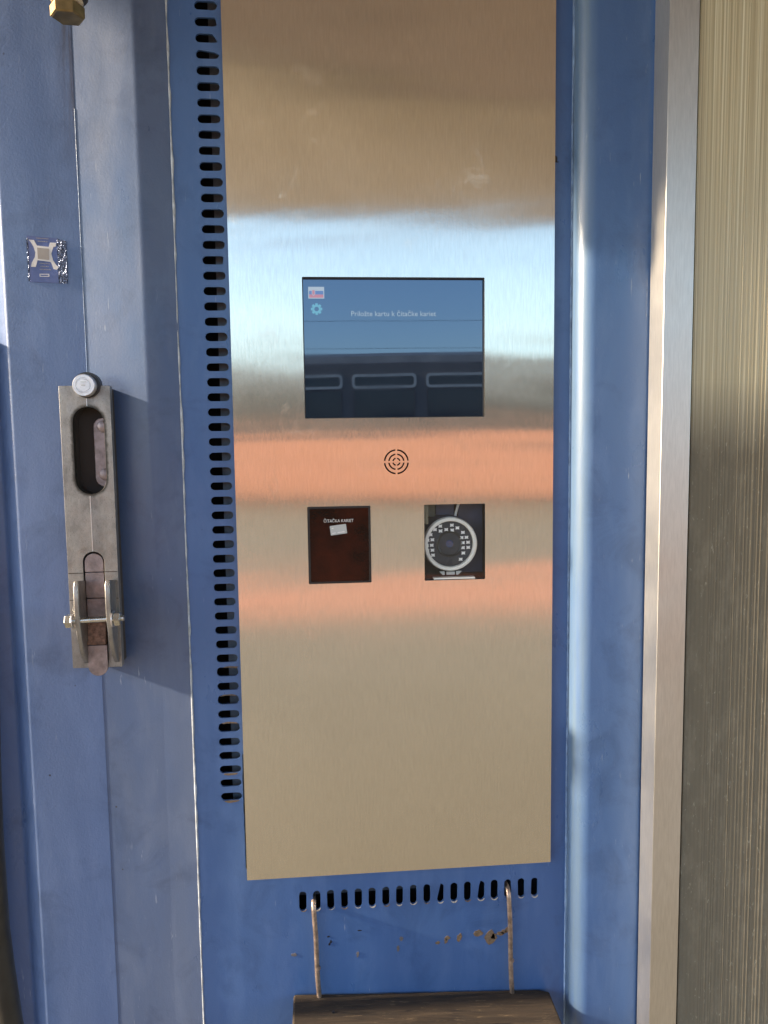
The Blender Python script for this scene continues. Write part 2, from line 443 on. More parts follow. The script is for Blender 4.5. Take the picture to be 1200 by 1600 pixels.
def mm(*p): return tuple(x / 1000 for x in p)
def stadium(cx, cz, w, h, n=7, rough=0.0):
    """rounded slot outline, counter-clockwise"""
    pts = []
    if w >= h:
        r = h / 2; d = w / 2 - r
        for s, a0 in ((1, -90), (-1, 90)):
            pts += [(cx + s * d + r * math.cos(R(a0 + 180 * k / n)), cz + r * math.sin(R(a0 + 180 * k / n))) for k in range(n + 1)]
    else:
        r = w / 2; d = h / 2 - r
        for s, a0 in ((1, 0), (-1, 180)):
            pts += [(cx + r * math.cos(R(a0 + 180 * k / n)), cz + s * d + r * math.sin(R(a0 + 180 * k / n))) for k in range(n + 1)]
    if rough: pts = [(x + random.uniform(-rough, rough), z + random.uniform(-rough, rough)) for x, z in pts]
    return pts
def rrect(x0, x1, z0, z1, r=0, n=4):
    if r <= 0: return [(x0, z0), (x1, z0), (x1, z1), (x0, z1)]
    pts = []
    for cx, cz, a0 in ((x1 - r, z0 + r, -90), (x1 - r, z1 - r, 0), (x0 + r, z1 - r, 90), (x0 + r, z0 + r, 180)):
        pts += [(cx + r * math.cos(R(a0 + 90 * k / n)), cz + r * math.sin(R(a0 + 90 * k / n))) for k in range(n + 1)]
    return pts
def fillet(pts, radii, n=8):
    """round the inner corners of an open profile"""
    out = [pts[0]]
    for i in range(1, len(pts) - 1):
        p = Vector(pts[i]); a = (Vector(pts[i - 1]) - p).normalized(); b = (Vector(pts[i + 1]) - p).normalized()
        r = radii[i]
        if not r: out.append(pts[i]); continue
        ang = a.angle(b); t = r / math.tan(ang / 2)
        c = p + (a + b).normalized() * (r / math.sin(ang / 2))
        p0 = p + a * t; p1 = p + b * t
        v0 = p0 - c; v1 = p1 - c; tot = math.atan2(v0.x * v1.y - v0.y * v1.x, v0.dot(v1))
        for k in range(n + 1):
            q = tot * k / n; out.append((c.x + v0.x * math.cos(q) - v0.y * math.sin(q), c.y + v0.x * math.sin(q) + v0.y * math.cos(q)))
    out.append(pts[-1]); return out
def blob(cx, cz, rx, rz, n=14, j=.35, seed=0):
    rnd = random.Random(seed); ph = rnd.random() * 9
    return [(cx + rx * math.cos(a) * (1 + j * noise.noise((math.cos(a) * 1.3 + ph, math.sin(a) * 1.3, seed))),
             cz + rz * math.sin(a) * (1 + j * noise.noise((math.cos(a) * 1.3, math.sin(a) * 1.3 + ph, seed + 5)))) for a in [2 * math.pi * k / n for k in range(n)]]
def text(name, body, size, x, z, y, mat, parent, width=None, spacing=1.0, depth=.0):
    cu = bpy.data.curves.new(name, 'FONT'); cu.body = body; cu.size = size; cu.resolution_u = 3; cu.extrude = depth
    cu.space_character = spacing
    tmp = bpy.data.objects.new('tmp_text', cu); COL.objects.link(tmp)
    dg = bpy.context.evaluated_depsgraph_get(); me = bpy.data.meshes.new_from_object(tmp.evaluated_get(dg))
    bpy.data.objects.remove(tmp); bpy.data.curves.remove(cu)
    xs = [v.co.x for v in me.vertices]; sx = width / (max(xs) - min(xs)) if width else 1; x0 = min(xs)
    off = OFF.get(parent.name, Vector())
    for v in me.vertices:
        a = (v.co.x - x0) * sx + x; b = v.co.y + z; v.co = Vector((a, y - v.co.z, b)) - off
    me.name = name; me.materials.clear(); me.materials.append(M[mat])
    o = bpy.data.objects.new(name, me); COL.objects.link(o); o.parent = parent; OFF[o.name] = off
    return o

# ------------------------------------------------------------------ ground and surroundings (mirrored in steel and glass, some parts added to shape the light)
link('ground', MB().add([(-150, -150, 0), (150, -150, 0), (150, 150, 0), (-150, 150, 0)], [(0, 1, 2, 3)]), 'ground', smooth=0, kind='structure')
link('paved_strip', MB().add([(-40, -7.4, .004), (40, -7.4, .004), (40, -5.5, .004), (-40, -5.5, .004)], [(0, 1, 2, 3)]), 'redpave', smooth=0, kind='structure')

t = thing('canopy', 'flat canopy over the wall with a brown plywood soffit', 'canopy', (0, -1.5, 2.6))
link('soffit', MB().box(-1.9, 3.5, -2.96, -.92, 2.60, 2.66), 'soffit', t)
link('unseen_shading_soffit', MB().box(-1.9, 3.5, -.917, .0, 2.60, 2.66), 'bogie', t)  # unseen dark strip added to darken the top of the wall
mb = MB(); q_ = [(-1.9, -2.955), (3.5, -2.955), (3.5, -2.50), (-1.9, -1.02)]
mb.v = [(x, y, 2.585) for x, y in q_] + [(x, y, 2.597) for x, y in q_]
mb.f = [(0, 1, 2, 3), (7, 6, 5, 4)] + [(i, (i + 1) % 4, (i + 1) % 4 + 4, i + 4) for i in range(4)]
link('lit_soffit_board', mb, 'litsoffit', t, smooth=0)  # slanted board added to imitate the lit gold patch in the steel
link('edge_beam', MB().box(-1.9, 3.5, -3.0, -2.963, 2.57, 2.70), 'greytrain', t)
t = thing('sun_blocker_post', 'unseen post added left of the blue locker to shade its folded edge', 'post', (-.43, 0, 0))
link('post', MB().box(-.455, -.405, .0055, .0385, 0, 1.60), 'blue_door', t, .004)  # added out of view to keep sun off the door's folded edge
link('blocker_cap', MB().box(-.460, -.400, .0050, .0385, 1.603, 1.612), 'black', t, .002)

t = thing('railway_coach', 'red railway coach with dark window band standing across the platform', 'train', (0, -19, 0))
link('body', MB().box(-14, 14, -20.4, -17.7, .25, 1.50), 'redtrain', t, .03)
link('upper_body', MB().box(-14, 14, -20.4, -17.705, 1.503, 3.32), 'greytrain', t, .03)
rp = [(-20.4, 3.323), (-17.75, 3.323), (-17.9, 3.5), (-18.4, 3.62), (-19.05, 3.66), (-19.7, 3.62), (-20.2, 3.5)]
rf = link('roof', MB().prism_x(rp, -14, 14), 'rooftrain', t)
link('ventilator', MB().box(-2.2, -.9, -18.5, -18.15, 3.57, 3.70), 'rooftrain', rf, .02)
t.rotation_euler.z = R(8)                    # coach turned askew so its red side catches more sun
link('undercarriage', MB().box(-13, 13, -20.0, -18.0, .02, .247), 'bogie', t)
wf = MB().plate(rrect(-.76, .76, 2.72, 3.06, .1), [rrect(-.70, .70, 2.78, 3.00, .06)], -17.66, -17.703)
wl_ = MB().plate(rrect(-.74, .74, 1.75, 2.70, .06), [rrect(-.71, .71, 1.78, 2.67, .04)], -17.67, -17.703)
pg = MB().box(-.70, .70, -17.70, -17.685, 2.78, 3.0); pg2 = MB().box(-.71, .71, -17.70, -17.685, 1.78, 2.67)
w0 = link('window', wf, 'wframe', t); g0 = link('pane', pg, 'tglass', w0); l0 = link('lower_frame', wl_, 'bogie', w0); g1 = link('pane', pg2, 'tglass', w0)
w0.location.x = -12.25
for k in range(1, 15):
    c = w0.copy(); COL.objects.link(c); c.parent = t; c.location.x = -12.25 + 1.75 * k
    for ch in (g0, l0, g1):
        q = ch.copy(); COL.objects.link(q); q.parent = c
for zz, yy in ((7.0, -46.0), (8.4, -44.5)):
    o = link('overhead_wire', MB().tube([(-60, yy, zz - .2), (0, yy, zz), (60, yy, zz + .35)], .011, 6), 'wire')
    o['label'] = 'lower thin dark overhead wire mirrored in the screen' if zz < 8 else 'upper thin dark overhead wire mirrored in the screen'
    o['category'] = 'wire'; o['group'] = 'overhead wires'

# ------------------------------------------------------------------ the blue metal wall
ZB, ZT = .12, 2.59
W_ = thing('locker_wall', 'blue painted steel wall with ventilation slots around the steel panel', 'wall', (.07, 0, .12))
# slotted plate: a row of lying slots left of the steel panel, a row of upright slots below it
holes = []
rnd = random.Random(3)
damaged = {2: 'r', 3: 'a', 12: 'r', 16: 'r', 17: 'r'}
N0 = 4
for k in range(-N0, 54):
    z = 1958.5 - 17.05 * k; x = -115.0 + .9 * math.sin(k * .6) * .3
    p = stadium(x, z, 25.2 + rnd.uniform(-.3, .3), 9.3 + rnd.uniform(-.3, .3), rough=.12)
    if k in (1,):  p = [(min(a, -104.2 + (z - b) * .25), b) for a, b in p]
    if k == 2:     p = [(min(a, -105.5 + (z - b) * .75), b) for a, b in p]
    if k == 3:     p = [(a, min(b, z + 4.6 - max(0, (a + 112) * .45)) if a > -112 else b) for a, b in p]
    if k in (9, 16, 40): p = [(min(a, -104.6 - (z - b) * .12), b) for a, b in p]
    if k in (44, 46, 48): p = [(a, b + (1.6 if b > z + 2 else 0)) for a, b in p]
    holes.append([mm(*q) for q in p])
for k in range(18):
    x = -32.4 + 17.12 * k; dz = rnd.uniform(-.6, .6)
    p = stadium(x, 916.2, 8.7 + rnd.uniform(-.4, .6), 25 + rnd.uniform(-.8, .8), rough=.22)
    if k == 10: p = [(max(a, x - 4.2 + max(0, (b - 912) * .28)), b) for a, b in p]
    if k == 13: p = [(max(a, x - 4.2 + max(0, (b - 918) * .35)), b) for a, b in p]
    holes.append([mm(*q) for q in p])
# cut-out behind the steel panel; its ragged edge shows as a dark gap at the panel's lower left
lz = 962; gap = []
while lz < 1108:
    gap.append((-100.2 - 1.1 * (noise.noise((lz * .06, 0, 0)) + .55) * (1 if 1010 < lz < 1095 else .55), lz)); lz += 5
holes.append([mm(*q) for q in [(-84, 962), (-84, 1108)] + gap[::-1]])
holes.append([mm(*q) for q in rrect(-70, 250, 1270, 1720)])
plate = link('slotted_plate', MB().plate([mm(*q) for q in rrect(-157, 300, ZB * 1000, ZT * 1000)], holes, 0, .003), 'blue', W_, smooth=0)
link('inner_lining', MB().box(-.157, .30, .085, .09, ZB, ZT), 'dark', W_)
link('inner_flange', MB().box(-.115, -.080, .016, .019, 1.0, 2.2), 'inner', W_)
link('inner_shelf', MB().prism_x([(.020, .912), (.023, .912), (.023, 1.0), (.020, 1.0)], -.05, .118), 'inner', W_)
link('inner_divider', MB().box(-.152, -.150, .004, .084, ZB, ZT), 'dark', W_)
# folded rib between the slotted plate and the door
mb = MB(); rows = []
for k in range(41):
    z = ZB + (ZT - ZB) * k / 40
    q = min(1, max(0, (z - 1.15) / .45)); q = q * q * (3 - 2 * q)
    fy = 3.4 - 11.4 * q
    rows.append([(x, y, z) for x, y in fillet([mm(-275, 8.4), mm(-262, 8.4), mm(-192, fy), mm(-157.2, -.5)], [0, .008, .016, 0], 10)])
nr = len(rows[0]); mb.v = [p for r_ in rows for p in r_]
mb.f = [(k * nr + i, k * nr + i + 1, (k + 1) * nr + i + 1, (k + 1) * nr + i) for k in range(40) for i in range(nr - 1)]
link('folded_rib', mb, 'blue_rib', W_, smooth=60)
# square tube post with a rounded edge
prof = fillet([mm(299.6, 2), mm(299.6, -30), mm(386, -30), mm(386, 30)], [0, .019, .006, 0], 14)
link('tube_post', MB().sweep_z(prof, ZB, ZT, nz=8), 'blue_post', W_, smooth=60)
def bead(name, x, y, r, mat, seed, amp=.6):
    pts = []; rs = []; z = ZB
    while z < ZT:
        a = noise.noise((z * 60, seed, 0)); b = noise.noise((z * 9, seed, 3))
        pts.append((x + (a * .5 + b * .8) * .001, y, z)); rs.append(r * max(.25, 1 + amp * (a + b * .8))); z += .006
    return link(name, MB().tube(pts, rs, 8), mat, W_, smooth=80)
bead('weld_bead', -.1575, -.0004, .0011, 'weld', 1.7, .8)
bead('weld_bead', .2993, -.0004, .0016, 'weldblue', 5.1)
# dark container body that the wall belongs to
b = thing('locker_container', 'dark sided steel container behind the blue wall', 'container', (0, 1.2, 0))
link('roof_sheet', MB().box(-1.7, .40, .02, 2.4, 2.56, 2.60), 'containerroof', b)
link('side_sheet', MB().box(.388, .392, .05, 2.4, .0, 2.555), 'containerroof', b)
link('back_sheet', MB().box(-1.7, .385, 2.35, 2.4, .0, 2.555), 'containerroof', b)
link('front_sheet', MB().box(-1.7, -.52, .03, .04, .0, 2.555), 'blue', b)
text('printed_letter', 'a', .017, .2725, 1.7985, -.0004, 'ink', W_, .0105)

# rust and chipped paint on the plate (each spot its own flake edge)
spots = [(202, 852.4, 7.2, 8.4), (206.5, 853.5, 4, 4), (186.5, 859.5, 5.6, 4.6), (162.7, 855.1, 3.6, 5.2), (147.5, 855.4, 3.3, 2.8), (145, 852, 2.0, 3), (135.0, 850.2, 3.2, 1.9),
         (214.5, 857.0, 5.0, 2.6), (219.5, 859, 3.2, 2.8), (223, 861, 2.4, 4), (89, 859, 2, 3.4), (85, 846, 1.8, 4), (34, 842, 1.6, 4), (-45, 847, 3.4, 2.2)]
for i, (x, z, rx, rz) in enumerate(spots):
    link('rust_spot', MB().plate([mm(*q) for q in blob(x, z, rx, rz, 18, .7, i + 1)], [], -.0004, 0), 'rust' if i < 10 else 'stain', W_, smooth=0)
for i, (x, z, rx, rz) in enumerate([(37, 873.5, 2.4, .8), (-2, 868, 1.6, .9), (1, 861, 1.4, 2), (-1, 858, 1.1, 1.6)]):
    link('paint_chip', MB().plate([mm(*q) for q in blob(x, z, rx, rz, 12, .8, i + 40)], [], -.0004, 0), 'ink', W_, smooth=0)
for k in range(18):                                                     # bare rims at the lower ends of the upright slots
    x = -32.4 + 17.12 * k; r = random.Random(k)
    a0 = r.uniform(-170, -120); a1 = r.uniform(-60, -15); th = r.uniform(.5, 1.5)
    out = [(x + .3 + (4.9 + th * math.sin(math.pi * j / 9)) * math.cos(R(a0 + (a1 - a0) * j / 9)), 908 + (4.9 + th * math.sin(math.pi * j / 9)) * math.sin(R(a0 + (a1 - a0) * j / 9))) for j in range(10)]
    inn = [(x + 4.55 * math.cos(R(a1 + (a0 - a1) * j / 9)), 908 + 4.55 * math.sin(R(a1 + (a0 - a1) * j / 9))) for j in range(10)]
    link('chipped_rim', MB().plate([mm(*q) for q in out + inn], [], -.0003, 0), 'chip' if k % 3 else 'rust', W_, smooth=0)
for k in (44, 46, 48, 51, 53):
    z = 1958.5 - 17.05 * k; s = 1 if k < 50 else -1
    pts = blob(-114.5 + (3 if k == 44 else 0), z + s * 5.6, 8.5, 1.9, 18, .5, k)
    pts = [(a, max(b, z + 5.9 - .02 * (a + 114) ** 2 * .5) if s > 0 else min(b, z - 4.9)) for a, b in pts]
    link('chipped_rim', MB().plate([mm(*q) for q in pts], [], -.0003, 0), 'rust', W_, smooth=0)

# ------------------------------------------------------------------ the access terminal: brushed steel panel with screen, speaker, card reader, camera window
T = thing('access_terminal', 'tall brushed steel panel with a screen, round speaker grille and dark red card reader', 'access terminal', mm(89, -5, 951))
scr = rrect(-16.4, 194.4, 1506.6, 1666.8, 1.2, 3); crd = rrect(-16.2, 57.9, 1312.8, 1404.2, 1.2, 3); cwin = rrect(121.5, 194.8, 1312.9, 1404.0, 1.2, 3)
ph = [scr, crd, cwin]
cx, cz = 89.2, 1455.2
for rad, wd, g in ((13.8, 1.8, 1.15), (8.8, 1.7, 1.1), (4.1, 1.6, .9)):
    for q in range(4):
        da = math.degrees(g / rad); a0 = 90 * q + da; a1 = 90 * q + 90 - da; n = 10
        ph.append([(cx + (rad + wd / 2) * math.cos(R(a0 + (a1 - a0) * k / n)), cz + (rad + wd / 2) * math.sin(R(a0 + (a1 - a0) * k / n))) for k in range(n + 1)] +
                  [(cx + (rad - wd / 2) * math.cos(R(a1 + (a0 - a1) * k / n)), cz + (rad - wd / 2) * math.sin(R(a1 + (a0 - a1) * k / n))) for k in range(n + 1)])
link('front_panel', MB().plate([mm(*q) for q in [(-98.8, 950.6), (277.6, 951.2), (276.6, 2350), (-97.6, 2350)]], [[mm(*q) for q in h] for h in ph], -.0055, -.0035), 'steel', T, smooth=0)
link('speaker_backing', MB().lathe(mm(cx, 40, cz), (0, -1, 0), [(.034, -.004), (.034, 0)], 32), 'dark', T)
d = link('display', MB().plate([mm(*q) for q in rrect(-17.5, 195.6, 1505.4, 1668)], [], .0006, .02), 'screen', T, smooth=0)
link('screen_gasket', MB().plate([mm(*q) for q in rrect(-17.5, 195.6, 1505.4, 1668)], [[mm(*q) for q in rrect(-15.4, 193.6, 1507.4, 1665.6)]], -.0032, .0004), 'black', d, smooth=0)
YS = .0004
def flat(name, pts, mat, parent, y): return link(name, MB().plate([mm(*q) for q in pts], [], y, y + .0003), mat, parent, smooth=0)
f = flat('flag_icon', rrect(-9.6, 8.7, 1643.6, 1656.8), 'gwhite', d, YS - .0001)
for nm, z0, z1, c in (('blue', 1648.2, 1652.2, 'gblue'), ('red', 1644.6, 1648.1, 'gred')):
    flat('flag_stripe', rrect(-8.6, 7.7, z0, z1), c, d, YS - .0004)
flat('flag_crest', [(-5.6, 1653.4), (-5.6, 1648.6), (-3.6, 1646.4), (-1.6, 1648.6), (-1.6, 1653.4)], 'gwhite', d, YS - .0006)
flat('flag_crest', [(-5.0, 1652.8), (-5.0, 1648.8), (-3.6, 1647.2), (-2.2, 1648.8), (-2.2, 1652.8)], 'gred', d, YS - .0008)
gp = []
for k in range(8):
    for da, rr in ((-13, 6.7), (13, 6.7), (17, 5.0), (28, 5.0)):
        a = R(45 * k + da); gp.append((-.4 + rr * math.cos(a), 1631.8 + rr * math.sin(a)))
gh = [(-.4 + 2.6 * math.cos(2 * math.pi * k / 16), 1631.8 + 2.6 * math.sin(2 * math.pi * k / 16)) for k in range(16)]
link('gear_icon', MB().plate([mm(*q) for q in gp], [[mm(*q) for q in gh]], YS - .0001, YS + .0002), 'gteal', d, smooth=0)
text('message_text', 'Priložte kartu k čítačke kariet', .0085, .0394, 1.6238, YS - .0001, 'gtxt', d, .0988)

cr = link('card_reader', MB().plate([mm(*q) for q in rrect(-15.2, 57.0, 1313.8, 1403.2, 1)], [], -.0062, .01), 'acrylic', T, .0008, smooth=30)
link('reader_surround', MB().plate([mm(*q) for q in rrect(-16.1, 57.8, 1312.9, 1404.1, 1)], [[mm(*q) for q in rrect(-13.6, 55.4, 1315.2, 1401.8, 1)]], -.0068, -.0060), 'black', cr, .0003)
text('printed_text', 'ČITAČKA KARIET', .0050, .0028, 1.3855, -.00655, 'white', cr, .0348)
a = R(7); cxx, czz = 19.8, 1376.7
def rot(x, z): return (cxx + x * math.cos(a) - z * math.sin(a), czz + x * math.sin(a) + z * math.cos(a))
ci = flat('card_symbol', [rot(x, z) for x, z in rrect(-9.6, 9.6, -5.6, 5.6, .8)], 'gtext', cr, -.00655)
for x0, x1, z in ((-7.8, -3.5, -3.3), (-7.8, -5.4, 2.6), (-1.5, 6.8, -3.3)):
    flat('card_print', [rot(x, zz) for x, zz in rrect(x0, x1, z - .45, z + .45)], 'white', cr, -.0069)
link('window_pane', MB().plate([mm(*q) for q in rrect(120.5, 195.8, 1311.9, 1405.0)], [], -.0015, .0005), 'clear', T, smooth=0)
link('window_box', MB().box(.112, .2045, .070, .072, 1.303, 1.414).box(.112, .114, .004, .0695, 1.303, 1.414).box(.2025, .2045, .004, .0695, 1.303, 1.414)
     .box(.1145, .202, .004, .0695, 1.303, 1.305).box(.1145, .202, .004, .0695, 1.412, 1.414), 'dark', T)

# the round camera behind the window
C = thing('security_camera', 'round camera with pale ring and infrared lights behind the small square window', 'camera', mm(154.8, 30, 1355.2))
C.location.y -= .0048
cx, cz = 154.6, 1355.0
body = link('body', MB().lathe(mm(cx, 14, cz), (0, -1, 0), [(.0335, -.045), (.0335, -.008), (.0300, -.0005)], 48), 'navy', C)
link('front_ring', MB().lathe(mm(cx, 10, cz), (0, -1, 0), [(.0277, -.004), (.0277, .0015), (.0287, .0028), (.0315, .0028), (.0326, .0012), (.0326, -.006)], 64), 'ring', C)
link('face_plate', MB().lathe(mm(cx, 12.5, cz), (0, -1, 0), [(.0276, -.002), (.0276, 0), (.0166, 0)], 64), 'camface', C)
link('lens_barrel', MB().lathe(mm(cx - .6, 13, cz), (0, -1, 0), [(.0165, -.004), (.0165, .0012), (.0150, .002), (.0132, .0012), (.0124, -.004)], 48), 'black', C)
link('lens', MB().lathe(mm(cx - .6, 15, cz), (0, -1, 0), [(.0133, -.002), (.0130, 0), (.0105, .0012), (.0070, .0022), (.0030, .0027), (.0001, .0028)], 40), 'lens', C)
leds = [(427, 440), (590, 430), (352, 487), (430, 508), (510, 490), (595, 500), (668, 470), (290, 557), (745, 535), (247, 635), (315, 628), (727, 608), (795, 605),
        (238, 708), (305, 705), (745, 680), (818, 675), (245, 778), (315, 775), (745, 750), (820, 748), (322, 845), (750, 825), (712, 912)]
led0 = None
star = []
for k in range(8):
    aa = R(45 * k + 0); rr = .0032 if k % 2 else .0018
    star.append((rr * math.cos(aa), rr * math.sin(aa) * .8))
for i, (u, v) in enumerate(leds):
    x = (cx + (u - 565) * .0884 * .98) / 1000 ; z = (cz - (v - 690) * .0884 * .98) / 1000
    if led0 is None:
        mbx = MB().plate([(p + x, q + z) for p, q in star], [], .0112, .0124).lathe((x, .0114, z), (0, -1, 0), [(.0012, -.001), (.0010, .0006), (.0001, .0010)], 10)
        led0 = link('infrared_led', mbx, 'led', C); lx, lz0 = x, z
    else:
        q = led0.copy(); COL.objects.link(q); q.parent = C; q.location = (x - lx, 0, z - lz0)
link('mounting_bracket', MB().box(.122, .1275, .006, .030, 1.380, 1.404).box(.1285, .140, .035, .037, 1.386, 1.404), 'olive', C, .0005)
link('cable', MB().tube([mm(163, 28, 1383), mm(164.5, 26, 1392), mm(168, 26, 1404), mm(170, 30, 1411)], .0016, 8), 'ring', C)
link('housing', MB().box(.141, .163, .034, .037, 1.388, 1.410).box(.170, .200, .040, .043, 1.315, 1.405), 'navy', C)
link('base_clip', MB().plate([mm(*q) for q in [(141, 1321.6), (147, 1321.6), (147, 1317.6), (144.6, 1317.6)]], [], .008, .012).plate([mm(*q) for q in rrect(149.5, 159.5, 1317.8, 1321.2)], [], .008, .012)
     .plate([mm(*q) for q in [(161.5, 1321.6), (168, 1321.8), (163.6, 1317.6), (161.5, 1317.6)]], [], .008, .012), 'gtext', C)
link('base_strip', MB().box(.133, .183, .002, .012, 1.3135, 1.3152), 'ring', C)

# ------------------------------------------------------------------ the door at the left with its latch
D = thing('steel_locker', 'blue steel locker front with folded left edge and a worn metal latch', 'locker', (-.30, .008, .12))
hole1 = stadium(-255.5, 1473.1, 34, 97, 10)
prof_d = fillet([mm(-480, 40), mm(-374, 40), mm(-348.8, 8), mm(-300, 8)], [0, .008, .006, 0], 10)
link('folded_edge', MB().sweep_z(prof_d, ZB, ZT, nz=6), 'blue_door', D, smooth=60)
link('door_panel', MB().plate([mm(*q) for q in rrect(-300, -262.6, ZB * 1000, ZT * 1000)], [], .008, .0087), 'blue_door', D, smooth=0)
pts = []; z = 1.56
while z < 1.86:
    pts.append((-.2627 + .0002 * noise.noise((z * 40, 0, 0)), .0082, z)); z += .01
link('worn_edge', MB().tube(pts, .0005, 6), 'weldblue', D, smooth=80)
L = link('latch', MB().plate([mm(*q) for q in rrect(-285.6, -230.6, 1226.3, 1544.8, .8, 2)],
     [[mm(*q) for q in hole1], [mm(*q) for q in (rrect(-268.9, -245.3, 1232, 1348) [:2] + [(-245.3, 1348)] + [(-257.1 + 11.8 * math.cos(R(180 * k / 12)), 1348 + 11.8 * math.sin(R(180 * k / 12))) for k in range(1, 12)] + [(-268.9, 1348)])]],
     -.0220, -.0125), 'cast', D, .0022, smooth=35, seg=3, label='worn grey metal latch with a long grip hole')
link('backing_plate', MB().plate([mm(*q) for q in rrect(-283.5, -232.6, 1228.5, 1542.5, .8, 2)], [[mm(*q) for q in stadium(-255.5, 1473.1, 35.6, 98.6, 10)]], -.0124, .0110), 'bogie', L, smooth=35)
pk = MB()
pr = stadium(-255.5, 1473.1, 34.6, 97.6, 10); n = len(pr)
pk.add([(x / 1000, -.0135, z / 1000) for x, z in pr] + [(x / 1000, .0012, z / 1000) for x, z in pr], [(i, (i + 1) % n, (i + 1) % n + n, i + n) for i in range(n)] + [tuple(range(n, 2 * n))])
link('grip_recess', pk, 'bogie', L, smooth=50)
link('inner_lever', MB().plate([mm(*q) for q in stadium(-244.0, 1471, 20.5, 78, 8)], [], -.0085, .0010), 'lever', L, .0012)
for z in (1500, 1446):
    link('rivet', MB().lathe(mm(-243, -8.5, z), (0, -1, 0), [(.0068, 0), (.0066, .0016), (.005, .0026)], 24), 'lever', L)
pin = link('lock_button', MB().lathe(mm(-255.6, -22, 1544.6), (0, -1, 0), [(.0122, -.01), (.0122, .0095), (.0114, .0108), (.0085, .0108), (.0081, .0102), (.0070, .0102), (.0066, .0108), (.0001, .0108)], 48), 'pin', L)
link('engraved_mark', MB().box(-.2585, -.2525, -.0331, -.0326, 1.5478, 1.5486).box(-.2580, -.2535, -.0331, -.0326, 1.5440, 1.5450), 'gtext', L)
link('button_sleeve', MB().lathe(mm(-254.4, -14, 1545.4), (0, -1, 0), [(.0142, 0), (.0142, .010)], 40), 'black', L)
bar = [(-266.6, 1224)] + [(-257.0 + 10.2 * math.cos(R(180 + 180 * k / 10)), 1227 + 10.2 * math.sin(R(180 + 180 * k / 10))) for k in range(0, 0)]
def bar_outline(z0, z1, top=False, bot=False, hw=10.3, c=-257.0):
    p = []
    if bot: p += [(c + hw * math.cos(R(180 + 180 * k / 12)), z0 + hw + hw * math.sin(R(180 + 180 * k / 12))) for k in range(13)]
    else: p += [(c - hw, z0), (c + hw, z0)]
    if top: p += [(c + hw * math.cos(R(180 * k / 12)), z1 - hw + hw * math.sin(R(180 * k / 12))) for k in range(13)]
    else: p += [(c + hw, z1), (c - hw, z1)]
    return p
link('lever_bar', MB().plate([mm(*q) for q in bar_outline(1336.6, 1357.6, top=True)], [], -.0210, -.012), 'lever', L, .0006)
link('lever_bar', MB().plate([mm(*q) for q in bar_outline(1306.6, 1335.9)], [], -.0210, -.012), 'lever', L, .0006)
link('lever_bar', MB().plate([mm(*q) for q in bar_outline(1283, 1305.9)], [], -.0206, -.012), 'lever', L, .0006)
link('lever_bar', MB().prism_x([(-.012, 1.254), (-.0270, 1.254), (-.0250, 1.258), (-.0215, 1.2824), (-.012, 1.2824)], -.2673, -.2467), 'rustlever', L, .0008, label='rust brown end of the lever bar')
link('tongue', MB().plate([mm(*q) for q in bar_outline(1217.5, 1253, bot=True, hw=10.8, c=-256.4)], [], -.0260, -.0225), 'lever', L, .0012)
for z in (1.3352, 1.3045):
    link('seam_line', MB().box(-.2852, -.2692, -.0222, -.0216, z, z + .0009), 'bogie', L)
    link('seam_line', MB().box(-.2450, -.2312, -.0222, -.0216, z + .001, z + .0019), 'bogie', L)
link('mould_line', MB().box(-.2575, -.2569, -.0224, -.0216, 1.3605, 1.4225), 'pin', L)
link('mould_line', MB().box(-.2563, -.2557, -.0224, -.0216, 1.5225, 1.5310), 'pin', L)
cheek = [(-.0215, 1.3270), (-.0450, 1.3310), (-.0492, 1.3250), (-.0500, 1.3080), (-.0492, 1.2880), (-.0440, 1.2640), (-.0360, 1.2450), (-.0240, 1.2320), (-.0215, 1.2320)]
link('latch_cheek', MB().prism_x(cheek, -.2725, -.2672), 'cast', L, .001)
link('latch_cheek', MB().prism_x(cheek, -.2388, -.2335), 'cast', L, .001)
bz = 1.2862; by = -.0440
bolt = link('bolt', MB().tube([(-.276, by, bz), (-.2205, by, bz + .0016)], .0034, 16), 'zinc', L)
hx = lambda x, wd, r: MB().lathe((x, by, bz), (1, 0, 0), [(r * .9, 0), (r, .0008), (r, wd - .0008), (r * .9, wd)], 6, .3)
link('bolt_head', hx(-.2835, .0072, .0078), 'zinc', L, smooth=20)
link('washer', MB().lathe((-.2760, by, bz), (1, 0, 0), [(.0082, 0), (.0082, .0014)], 28), 'pin', L)
link('washer', MB().lathe((-.2330, by, bz + .001), (1, 0, 0), [(.0092, 0), (.0092, .0014)], 28), 'pin', L)
link('nut', MB().lathe((-.2312, by, bz + .001), (1, 0, 0), [(.0072, 0), (.0079, .0008), (.0079, .0066), (.0072, .0074)], 6, .3), 'zinc', L, smooth=20)

